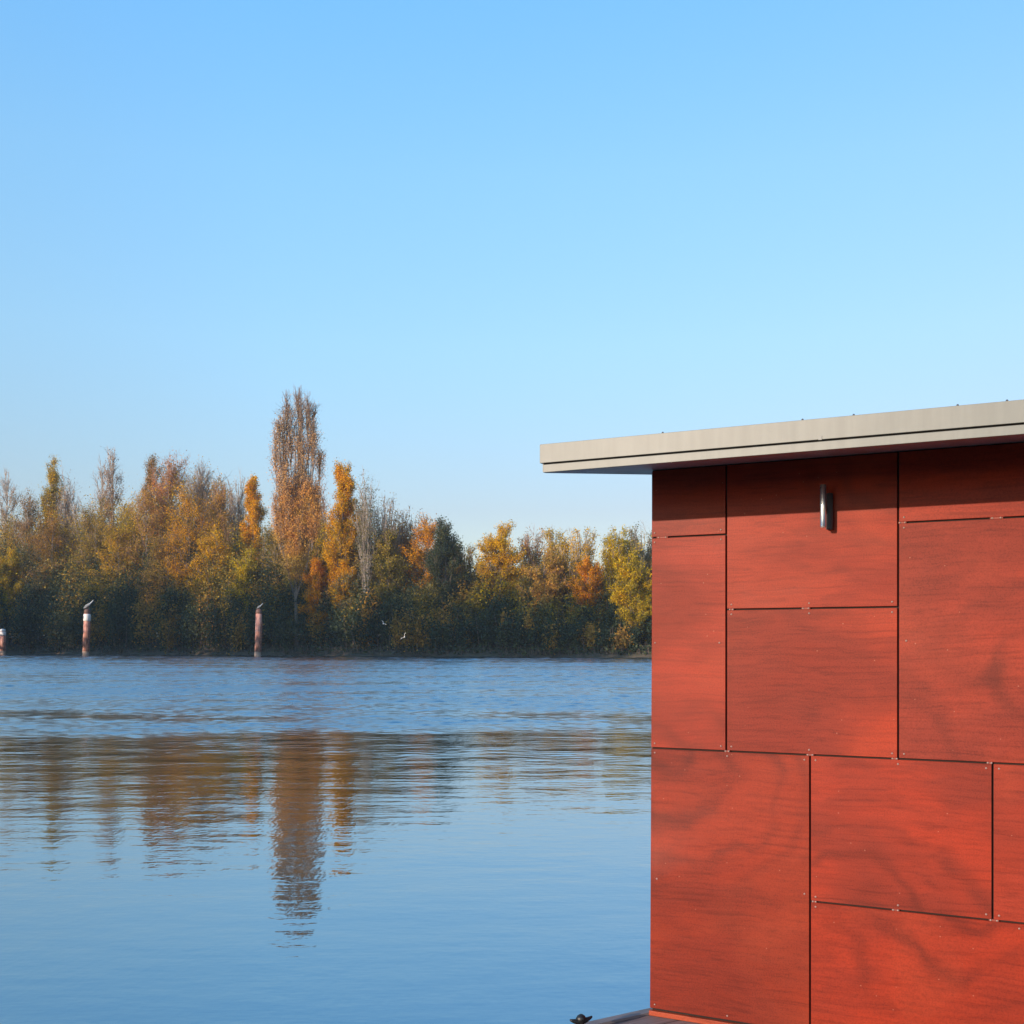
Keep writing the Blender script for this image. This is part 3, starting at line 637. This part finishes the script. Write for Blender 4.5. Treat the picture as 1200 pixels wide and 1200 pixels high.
T_ = [ # px, top, back, width, kind, leaves, twigs, name, label, kw
 (8, 546, 16, 34, 'column', 'pink', 'pale', 'poplar_tree', 'pinkish half bare columnar tree at the left end of the far wood', dict(leaf=.8, topbare=.5)),
 (36, 575, 14, 46, 'round', 'olive', 'brown', 'tree', 'olive brown tree between the pinkish columnar tree and the green poplar', dict(leaf=.9)),
 (62, 538, 18, 26, 'column', 'yellow', 'brown', 'poplar_tree', 'narrow yellow green poplar with pointed top near the left end of the wood', dict(leaf=1.5)),
 (77, 546, 20, 30, 'vase', 'pink', 'pale', 'birch_tree', 'pale bare tree just right of the narrow yellow green poplar', dict(leaf=.12)),
 (96, 585, 17, 34, 'vase', 'pink', 'pale', 'birch_tree', 'low thin bare tree in the gap left of the pale spired poplar', dict(leaf=.12)),
 (131, 521, 22, 24, 'column', 'pink', 'pale', 'poplar_tree', 'pale half bare poplar with the tallest spire left of the brown trees', dict(leaf=.9, topbare=.35)),
 (119, 536, 20, 22, 'column', 'pink', 'pale', 'poplar_tree', 'thin bare pinkish spire close against the left of the pale poplar', dict(leaf=.25, topbare=.8)),
 (112, 588, 12, 60, 'round', 'olive', 'brown', 'tree', 'broad olive gold tree in front of the pale spired poplar', dict(leaf=1.1)),
 (152, 578, 15, 44, 'round', 'yellow', 'brown', 'tree', 'yellow olive tree between the spired poplar and the russet trees', dict(leaf=.9)),
 (181, 530, 20, 30, 'column', 'olive', 'brown', 'poplar_tree', 'olive brown blunt topped tree at the left of the russet group', dict(leaf=1.2)),
 (200, 531, 17, 66, 'round', 'rust', 'red', 'tree', 'large russet tree with full round crown left of the grey bare tree', dict(leaf=1.1, dens=1.3)),
 (236, 546, 21, 74, 'round', 'rust', 'grey', 'bare_tree', 'wide grey bare tree with dome of fine twigs above the russet trees', dict(leaf=.16, dens=2.2, clear=.35)),
 (258, 562, 15, 36, 'round', 'rust', 'red', 'tree', 'small reddish orange tree against the right flank of the grey bare tree', dict(leaf=1.2)),
 (172, 568, 11, 60, 'round', 'rust', 'red', 'tree', 'soft brown bushy tree in front of the olive brown blunt topped tree', dict(leaf=1.0)),
 (222, 572, 10, 70, 'round', 'orange', 'brown', 'tree', 'ochre brown tree below the grey bare dome', dict(leaf=.8)),
 (279, 550, 24, 26, 'vase', 'pink', 'pale', 'birch_tree', 'faint pale bare tree between the russet group and the small orange poplar', dict(leaf=.10)),
 (297, 554, 16, 24, 'column', 'orange', 'brown', 'poplar_tree', 'small bright orange poplar left of the tallest poplar', dict(leaf=2.0, clear=.2)),
 (347, 455, 4, 58, 'column', 'poplar', 'brown', 'poplar_tree', 'tallest poplar of the wood, rust and orange with thin bare top', dict(leaf=1.6, topbare=.45, bark=BARK, clear=.33, plumes=[(.4,.3,1.0,.27),(-1.7,.5,.975,.27),(2.3,-.5,.975,.28),(-3.7,.6,.83,.25),(4.1,.2,.78,.26),(-2.7,-1,.90,.25),(.6,1.5,.90,.28),(3.2,-1,.86,.27),(-3.4,-.8,.62,.19),(3.6,-.6,.60,.19),(-.9,-.6,.955,.27),(1.2,-.8,.95,.28),(-2.4,.8,.93,.26),(2.9,.6,.925,.27),(-1.2,-1.5,.7,.22),(1.6,-1.2,.66,.24)], dens=4.6, size=.09)),
 (372, 560, 22, 30, 'vase', 'rust', 'red', 'tree', 'reddish twiggy tree tucked behind the right side of the tallest poplar', dict(leaf=.4)),
 (402, 540, 5, 36, 'column', 'orange', 'brown', 'poplar_tree', 'bright orange poplar with pointed crown right of the tallest poplar', dict(leaf=1.9, clear=.15, dens=1.2)),
 (430, 552, 6, 28, 'vase', 'willow', 'pale', 'birch_tree', 'sparse pale tree just right of the orange pointed poplar', dict(leaf=.3)),
 (452, 578, 10, 36, 'vase', 'pink', 'pale', 'birch_tree', 'bare pinkish white tree two crowns right of the orange pointed poplar', dict(leaf=.15)),
 (480, 592, 17, 44, 'vase', 'rust', 'red', 'tree', 'bare reddish tree left of the orange crown beside the sky gap', dict(leaf=.35)),
 (410, 612, 8, 62, 'round', 'willow', 'grey', 'willow_tree', 'grey green willow below the orange pointed poplar', dict(leaf=1.3, dens=1.2)),
 (499, 606, 12, 48, 'round', 'orange', 'brown', 'tree', 'orange brown tree left of the dark green tree by the sky gap', dict(leaf=.9)),
 (521, 613, 9, 38, 'round', 'green', 'brown', 'tree', 'dark green round tree at the left edge of the low sky gap', dict(leaf=1.9, dens=1.2)),
 (586, 614, 14, 66, 'round', 'orange', 'red', 'tree', 'salmon orange domed tree right of the low sky gap', dict(leaf=1.3, dens=1.2)),
 (545, 632, 18, 36, 'vase', 'olive', 'brown', 'tree', 'thin low olive tree standing in the sky gap', dict(leaf=.3)),
 (627, 615, 20, 42, 'vase', 'rust', 'red', 'tree', 'bare reddish tree right of the salmon orange dome', dict(leaf=.3)),
 (653, 614, 18, 32, 'vase', 'yellow', 'pale', 'tree', 'spiky yellow green tree midway between salmon dome and house', dict(leaf=.7)),
 (680, 612, 17, 44, 'vase', 'orange', 'pale', 'tree', 'twiggy gold tree left of the notch near the house', dict(leaf=.45)),
 (638, 645, 11, 60, 'round', 'rust', 'red', 'tree', 'low reddish brown tree in front of the spiky yellow green tree', dict(leaf=.9)),
 (690, 650, 10, 44, 'round', 'orange', 'red', 'tree', 'low orange brown tree under the notch near the house', dict(leaf=.9)),
 (728, 612, 12, 46, 'vase', 'yellow', 'pale', 'tree', 'leafy yellow tree close to the left of the house', dict(leaf=1.2)),
 (752, 607, 15, 44, 'vase', 'willow', 'pale', 'tree', 'tall twiggy tree touching the house corner in the view', dict(leaf=.4)),
 (10, 642, 5, 42, 'round', 'yellow', 'brown', 'tree', 'small bright yellow tree above the leftmost mooring post', dict(leaf=1.8)),
 (740, 652, 5, 46, 'round', 'yellow', 'brown', 'tree', 'small yellow tree at the waterside nearest the house', dict(leaf=1.2)),
 (290, 640, 6, 40, 'round', 'yellow', 'brown', 'tree', 'small yellow green tree behind the right mooring post', dict(leaf=1.0)),
 (375, 655, 5, 44, 'round', 'orange', 'brown', 'tree', 'low golden tree at the foot of the tallest poplar', dict(leaf=1.0)),
 (60, 600, 9, 56, 'round', 'olive', 'brown', 'tree', 'wide olive tree below the narrow yellow green poplar', dict(leaf=1.1)),
 (140, 612, 8, 60, 'round', 'yellow', 'brown', 'tree', 'gold tree low in the wood right of the middle mooring post', dict(leaf=.9)),
 (195, 622, 7, 56, 'round', 'olive', 'brown', 'tree', 'olive tree low in front of the russet group', dict(leaf=1.0)),
 (250, 615, 8, 56, 'round', 'orange', 'brown', 'tree', 'ochre tree low in front, below the small reddish orange tree', dict(leaf=.8)),
 (322, 612, 9, 40, 'round', 'olive', 'grey', 'tree', 'grey olive tree left of the trunk of the tallest poplar', dict(leaf=.8)),
 (455, 622, 8, 50, 'round', 'olive', 'brown', 'tree', 'dark olive tree right of the grey green willow', dict(leaf=1.2)),
]
for (px, top, back, w, kind, lk, tk, nm, lab, kw) in T_:
    tree(px, top, back, w, kind, lk, tk, lab, name=nm, **kw)
# a few more beyond the house, hidden from here
for px, top, w, lk in ((800, 618, 60, 'olive'), (860, 604, 60, 'orange'), (930, 612, 70, 'green'), (1010, 598, 70, 'rust'), (1100, 606, 80, 'olive'), (1200, 600, 80, 'yellow')):
    tree(px, top, 10, w, 'round', lk, 'brown', 'autumn tree of the far wood hidden behind the red house', leaf=1.0, group='trees hidden behind the red house')

# the wood itself: undergrowth and filler crowns nobody could count, one object per look
def crown_cloud(g, c, rx_, rz_, n_, size, rg, mi=0):
    k = 9
    cc = rg.normal(size=(k, 3)); cc /= np.linalg.norm(cc, axis=1)[:, None]; cc *= rg.uniform(.35, .8, (k, 1))
    idx = rg.integers(0, k, n_); P = cc[idx] + rg.normal(size=(n_, 3)) * .27
    P *= np.array([rx_, rx_, rz_]); P += np.array(c); P = P[P[:, 2] > .1]
    leaves(g, P, size, rg, mi)
def gz_at(back): return float(np.interp(back, [0, .8, 3, 8, 16, 60, 900], [0, .35, 1.1, 2.3, 3.0, 4, 6]))
rg = np.random.default_rng(11)
skyline = [(-80, 640), (0, 625), (60, 618), (110, 622), (170, 610), (260, 618), (330, 630), (430, 640), (500, 650), (540, 668), (560, 672), (640, 672), (700, 685), (760, 680), (900, 690), (1300, 680)]
SX, SY_ = zip(*skyline)
G_ = Geo(); mats = [L_['green'], L_['olive'], L_['rust'], TW['brown'], L_['yellow'], L_['willow']]
for i in range(520):
    px = rg.uniform(-90, 1250) if i % 4 == 0 else rg.uniform(-60, 790); t = (px - 600) / F
    back = rg.uniform(1.5, 13) ; Y = 200.0
    for _ in range(8): Y = shoreY(t * Y) + back
    if 336 < px < 356 and back < 5: continue
    gz = gz_at(back); hmax = EYE + (HZ - float(np.interp(px, SX, SY_))) / F * Y - gz
    fr = min(1, .32 + back / 13 * .75) * rg.uniform(.75, 1.0); Ht = hmax * fr; rz_ = Ht * .5; rx_ = min(4.2, max(1.3, Ht * .26)) * rg.uniform(.8, 1.2)
    mi = rg.choice([0, 0, 0, 1, 2, 5, 4], p=[.22, .18, .1, .28, .06, .11, .05]) if back > 5 else rg.choice([0, 2], p=[.72, .28])
    crown_cloud(G_, (t * Y, Y, gz + rz_ * 1.0), rx_, rz_ * .98, int(400 + 170 * rx_ * rz_ / 3), .19, rg, int(mi))
    m = 1
    A = np.column_stack([rg.normal(0, rx_ * .25, m) + t * Y, rg.normal(0, rx_ * .25, m) + Y, np.full(m, gz)])
    Bp = A + np.column_stack([rg.normal(0, rx_ * .35, m), rg.normal(0, rx_ * .35, m), rg.uniform(.6, 1.05, m) * Ht])
    sticks(G_, A, Bp, .07, .015, 3)
o = link(bpy.data.objects.new('undergrowth', G_.mesh('undergrowth', mats)))
tag(o, 'dense dark undergrowth and bushes along the foot of the far wood', 'undergrowth', kind='stuff')
# deeper wood behind so no sky shows low down
G_ = Geo()
for i in range(260):
    px = rg.uniform(-140, 1300); t = (px - 600) / F; back = rg.uniform(22, 50); Y = 200.0
    for _ in range(8): Y = shoreY(t * Y) + back
    gz = gz_at(back); Ht = (EYE + (HZ - float(np.interp(px, SX, SY_))) / F * Y - gz) * rg.uniform(.8, 1.0)
    crown_cloud(G_, (t * Y, Y, gz + Ht * .5), rg.uniform(3, 5), Ht * .5, 420, .42, rg, int(rg.choice([0, 1, 2])))
o = link(bpy.data.objects.new('woodland', G_.mesh('woodland', mats)))
tag(o, 'deeper part of the far wood seen as a dark mass between the nearer trees', 'woodland', kind='stuff')
sk2 = [(-80, 600), (0, 592), (60, 582), (100, 592), (150, 578), (200, 556), (255, 572), (285, 596), (330, 606), (380, 590), (430, 598), (480, 612), (530, 628), (548, 662), (585, 634), (640, 638), (700, 662), (730, 636), (900, 640), (1300, 640)]
S2X, S2Y = zip(*sk2); G_ = Geo()
for i in range(330):
    px = rg.uniform(-60, 790); t = (px - 600) / F; back = rg.uniform(13, 24); Y = 200.0
    for _ in range(8): Y = shoreY(t * Y) + back
    gz = gz_at(back); Ht = (EYE + (HZ - float(np.interp(px, S2X, S2Y))) / F * Y - gz) * rg.uniform(.72, 1.0); rr_ = rg.uniform(1.6, 3.0)
    crown_cloud(G_, (t * Y, Y, gz + Ht * .68), rr_, Ht * .33, int(420 * rr_), .15, rg, int(rg.choice([1, 2, 4, 5], p=[.40, .14, .32, .14])))
    m = 26; A = np.column_stack([rg.normal(0, rr_ * .3, m) + t * Y, rg.normal(0, rr_ * .3, m) + Y, rg.uniform(.4, .8, m) * Ht + gz])
    sticks(G_, A, A + np.column_stack([rg.normal(0, .5, m), rg.normal(0, .5, m), rg.uniform(1.2, 3.2, m)]), .035, .012, 3)
o = link(bpy.data.objects.new('woodland', G_.mesh('woodland', mats)))
tag(o, 'autumn coloured canopy filling the far wood between its distinct trees', 'woodland', kind='stuff')
# reeds and low growth along the waterline
G_ = Geo(); P = []
for i in range(1500):
    px = rg.uniform(-60, 800); t = (px - 600) / F; back = rg.uniform(.3, 3.2); Y = 200.0
    for _ in range(6): Y = shoreY(t * Y) + back
    P.append((t * Y, Y, gz_at(back)))
P = np.array(P); d = np.column_stack([rg.normal(0, .35, len(P)), rg.normal(0, .3, len(P)), rg.uniform(.4, 1.5, len(P))])
sticks(G_, P, P + d, .03, .01, 3); leaves(G_, np.repeat(P + d * .6, 3, 0) + rg.normal(size=(len(P) * 3, 3)) * .3, .22, rg, 0)
o = link(bpy.data.objects.new('bank_grass', G_.mesh('bank_grass', mats)))
tag(o, 'rough dark grass and stems along the far waterline', 'grass', kind='stuff')
# added trees out of view that cast shade onto the far wood
G_ = Geo(); line = [(-57, 90), (-72, 113), (-90, 144), (-112, 182), (-130, 211), (-160, 240)]; hts = [34.5, 32, 29, 25, 22.5, 20]
LATS = [.6756 * X_ - .7373 * Y_ for X_, Y_ in ((-40.2, 175.4), (-72.0, 187.3), (-97.5, 212.5))]  # sun lanes left open through the added trees for the mooring posts
for i in range(330):
    u = rg.uniform(0, 5); k_ = min(4, int(u)); f = u - k_
    x = line[k_][0] * (1 - f) + line[k_ + 1][0] * f - rg.uniform(0, 12); y = line[k_][1] * (1 - f) + line[k_ + 1][1] * f + rg.uniform(-3, 3)
    x -= 5
    if any(abs(.6756 * x - .7373 * y - L) < 4.4 for L in LATS): continue
    Ht = (hts[k_] * (1 - f) + hts[k_ + 1] * f) * rg.uniform(.72, 1.06)
    crown_cloud(G_, (x, y, .9 + Ht * .5), rg.uniform(3.2, 4.6), Ht * .5, 1500, .50, rg, int(rg.choice([0, 1, 2])))
    sticks(G_, [[x, y, .5]], [[x, y, Ht * .8]], .3, .05, 3)
o = link(bpy.data.objects.new('headland_wood', G_.mesh('headland_wood', mats)))
tag(o, 'added unseen wood on the left that casts shade on the far wood', 'woodland', kind='stuff')

# ------------------------------------------------------------------ mooring posts
n = NT('rusty_painted_pile'); tc = n.n('TexCoord'); mp = n.n('Mapping'); mp.inputs['Scale'].default_value = (3, 3, .6); n.l(tc.outputs['Object'], mp.inputs['Vector'])
no = n.n('TexNoise', i_Scale=1.2, i_Detail=7.0, i_Roughness=.7); n.l(mp.outputs[0], no.inputs['Vector'])
n.l(n.ramp(no.outputs[0], [(.34, (.26, .08, .05)), (.5, (.60, .28, .21)), (.66, (.78, .50, .40))]), n.b.inputs['Base Color']); n.b.inputs['Roughness'].default_value = .7
M['pile'] = n.m; M['white'] = simple('white_marker_paint', (.82, .78, .74), .5, 0, .06, 3)
M['algae'] = simple('waterline_growth', (.35, .24, .17), .8, 0, .3, 2)
M['gull_white'] = simple('white_feathers', (.74, .73, .70), .8, 0, .06, 8); M['gull_grey'] = simple('grey_feathers', (.36, .38, .40), .8, 0, .06, 8)
M['rustdark'] = simple('dark_steel_cap', (.14, .07, .05), .7, 0, .2, 3)
def gull_body(bm, L, pose='perch'):
    pr = [(0, .02), (.08, .12), (.22, .2), (.42, .25), (.6, .22), (.74, .14), (.82, .13), (.9, .13), (.97, .06), (1.0, .015)]
    rings = []
    for u, r in pr:
        x = (u - .45) * L; z = (.16 * max(0, u - .62) / .38 + .02) * L if pose == 'perch' else 0
        if pose == 'perch': z += (u - .4) * .75 * L
        rings.append([bm.verts.new((x, r * L * .55 * math.cos(a), z + r * L * .62 * math.sin(a))) for a in [2 * math.pi * j / 10 for j in range(10)]])
    for a, c_ in zip(rings, rings[1:]):
        for j in range(10): bm.faces.new((a[j], a[(j + 1) % 10], c_[(j + 1) % 10], c_[j]))
    bm.faces.new(rings[0][::-1]); bm.faces.new(rings[-1])
def wing(bm, L, side, dihedral):
    # inner and outer panel, with thickness
    pts = [(-.10, .06, 0), (.20, .06, 0), (.22, .55, .5), (-.02, .55, .5), (.02, 1.15, .62), (-.05, 1.15, .62)]
    v = []
    for dz in (.012, -.012):
        for x, y, z in pts: v.append(bm.verts.new((x * L, side * y * L, z * L * dihedral + dz * L)))
    q = [(0, 1, 2, 3), (3, 2, 4, 5)]
    for f in q: bm.faces.new([v[i] for i in f]); bm.faces.new([v[i + 6] for i in f][::-1])
    for a, c_ in ((0, 1), (1, 2), (2, 4), (4, 5), (5, 3), (3, 0)): bm.faces.new((v[a], v[c_], v[c_ + 6], v[a + 6]))
    bmesh.ops.recalc_face_normals(bm, faces=bm.faces[:])
def perched_gull(loc, L, rz, label):
    o = empty('gull', loc, rz); tag(o, label, 'bird')
    b = BM(); gull_body(b, L); obj('body', b, M['gull_white'], o, True).location.z = .36 * L
    for s in (-1, 1):
        b = BM(); w_ = []
        for dz in (0, .02):
            w_.append([b.verts.new(((-.52 + 0) * L, s * (.05 + dz) * L, -.30 * L)), b.verts.new((.20 * L, s * (.15 + dz) * L, .12 * L)), b.verts.new((.12 * L, s * (.14 + dz) * L, .30 * L)), b.verts.new((-.25 * L, s * (.13 + dz) * L, .10 * L))])
        b.faces.new(w_[0]); b.faces.new(w_[1][::-1])
        for j in range(4): b.faces.new((w_[0][j], w_[1][j], w_[1][(j + 1) % 4], w_[0][(j + 1) % 4]))
        bmesh.ops.recalc_face_normals(b, faces=b.faces[:])
        obj('wing', b, M['gull_grey'], o).location.z = .36 * L
        b = BM(); lathe(b, [(.02 * L, 0), (.02 * L, .30 * L)], 6, at=(0, s * .06 * L, 0)); obj('leg', b, M['rustdark'], o)
    return o
def post(px, base, top, wpx, lean, marker, label):
    Y = F * EYE / (base - HZ); X = (px - 600) / F * Y; H = (base - top) / F * Y; r = wpx / F * Y / 2
    o = empty('mooring_post', (X, Y, 0)); o.rotation_euler = (0, R(lean), 0); tag(o, label, 'mooring post', 'mooring posts standing in the lake')
    b = BM(); lathe(b, [(r * 1.0, -2), (r * 1.0, .8)], 20); obj('foot', b, M['algae'], o, True)
    b = BM(); lathe(b, [(r * .98, .801), (r * .98, H * .5), (r * 1.02, H * .5 + .05), (r * 1.02, H * .5 + .3), (r * .96, H * .5 + .35), (r * .94, H * .90)], 20); obj('pile', b, M['pile'], o, True)
    b = BM(); lathe(b, [(r * .94, H * .90 + .002), (r * 1.0, H * .92), (r * .9, H * .975), (r * .45, H)], 20); obj('cap', b, M['white'] if marker == 'cap' else M['rustdark'], o, True)
    if marker:
        b = BM(); lathe(b, [(r * 1.02, H * .74), (r * 1.12, H * .76), (r * 1.12, H * .87), (r * 1.0, H * .89)], 20); obj('marker_band', b, M['white'], o, True)
    b = BM()
    for k_ in range(int(H / .5)): box(b, -.22, .22, -r - .10, -r - .06, 1 + k_ * .45, 1.05 + k_ * .45) if 1 + k_ * .45 < H * .72 else None
    box(b, -.25, -.21, -r - .11, -r - .02, .8, H * .72); box(b, .21, .25, -r - .11, -r - .02, .8, H * .72)
    ld = obj('ladder', b, M['rustdark'], o); ld.rotation_euler = (0, 0, R(62))
    tip = Vector((X + math.sin(R(lean)) * H, Y, math.cos(R(lean)) * H)); return tip, r
tp, r = post(302, 769.6, 713.5, 7.6, 1.6, None, 'rightmost mooring post, plain pinkish rust colour with a small bird on top')
perched_gull(tp + Vector((.1, 0, -.02)), .95, R(20), 'small pale bird perched on the rightmost mooring post')
tp, r = post(100.3, 768.8, 713.5, 7.4, 2.2, 'band', 'middle mooring post with white band and large bird on top')
perched_gull(tp + Vector((.15, 0, -.02)), 1.55, R(12), 'larger grey and white bird perched on the middle mooring post')
tp, r = post(3.2, 767.4, 737, 6.4, 0, 'cap', 'short leftmost mooring post with white cap at the picture edge')
def flying_gull(px, py, Y, L, rz, roll, label):
    o = empty('gull', W(px, py, Y), rz); o.rotation_euler = (R(roll), R(-8), rz); tag(o, label, 'bird', 'gulls flying over the far bank')
    b = BM(); gull_body(b, L, 'fly'); obj('body', b, M['gull_white'], o, True)
    for s in (-1, 1): b = BM(); wing(b, L, s, .8); obj('wing', b, M['gull_white'], o)
flying_gull(449.3, 731, 120, .32, R(60), 40, 'small white gull flying in front of the dark wood, the higher of two')
flying_gull(474, 746.5, 125, .42, R(110), -55, 'white gull flying low over the far bank, the lower of two')

n = NT('thin_haze'); n.t.nodes.remove(n.b)
pv = n.n('VolumePrincipled'); pv.inputs['Color'].default_value = (.80, .90, 1, 1); pv.inputs['Density'].default_value = .00023; pv.inputs['Anisotropy'].default_value = .2
n.l(pv.outputs[0], n.out.inputs['Volume'])
b = BM(); box(b, -7000, 7000, -400, 8000, -3, 62); hz_ = obj('haze', b, n.m); hz_['kind'] = 'stuff'; hz_['label'] = 'thin blue air over the lake'
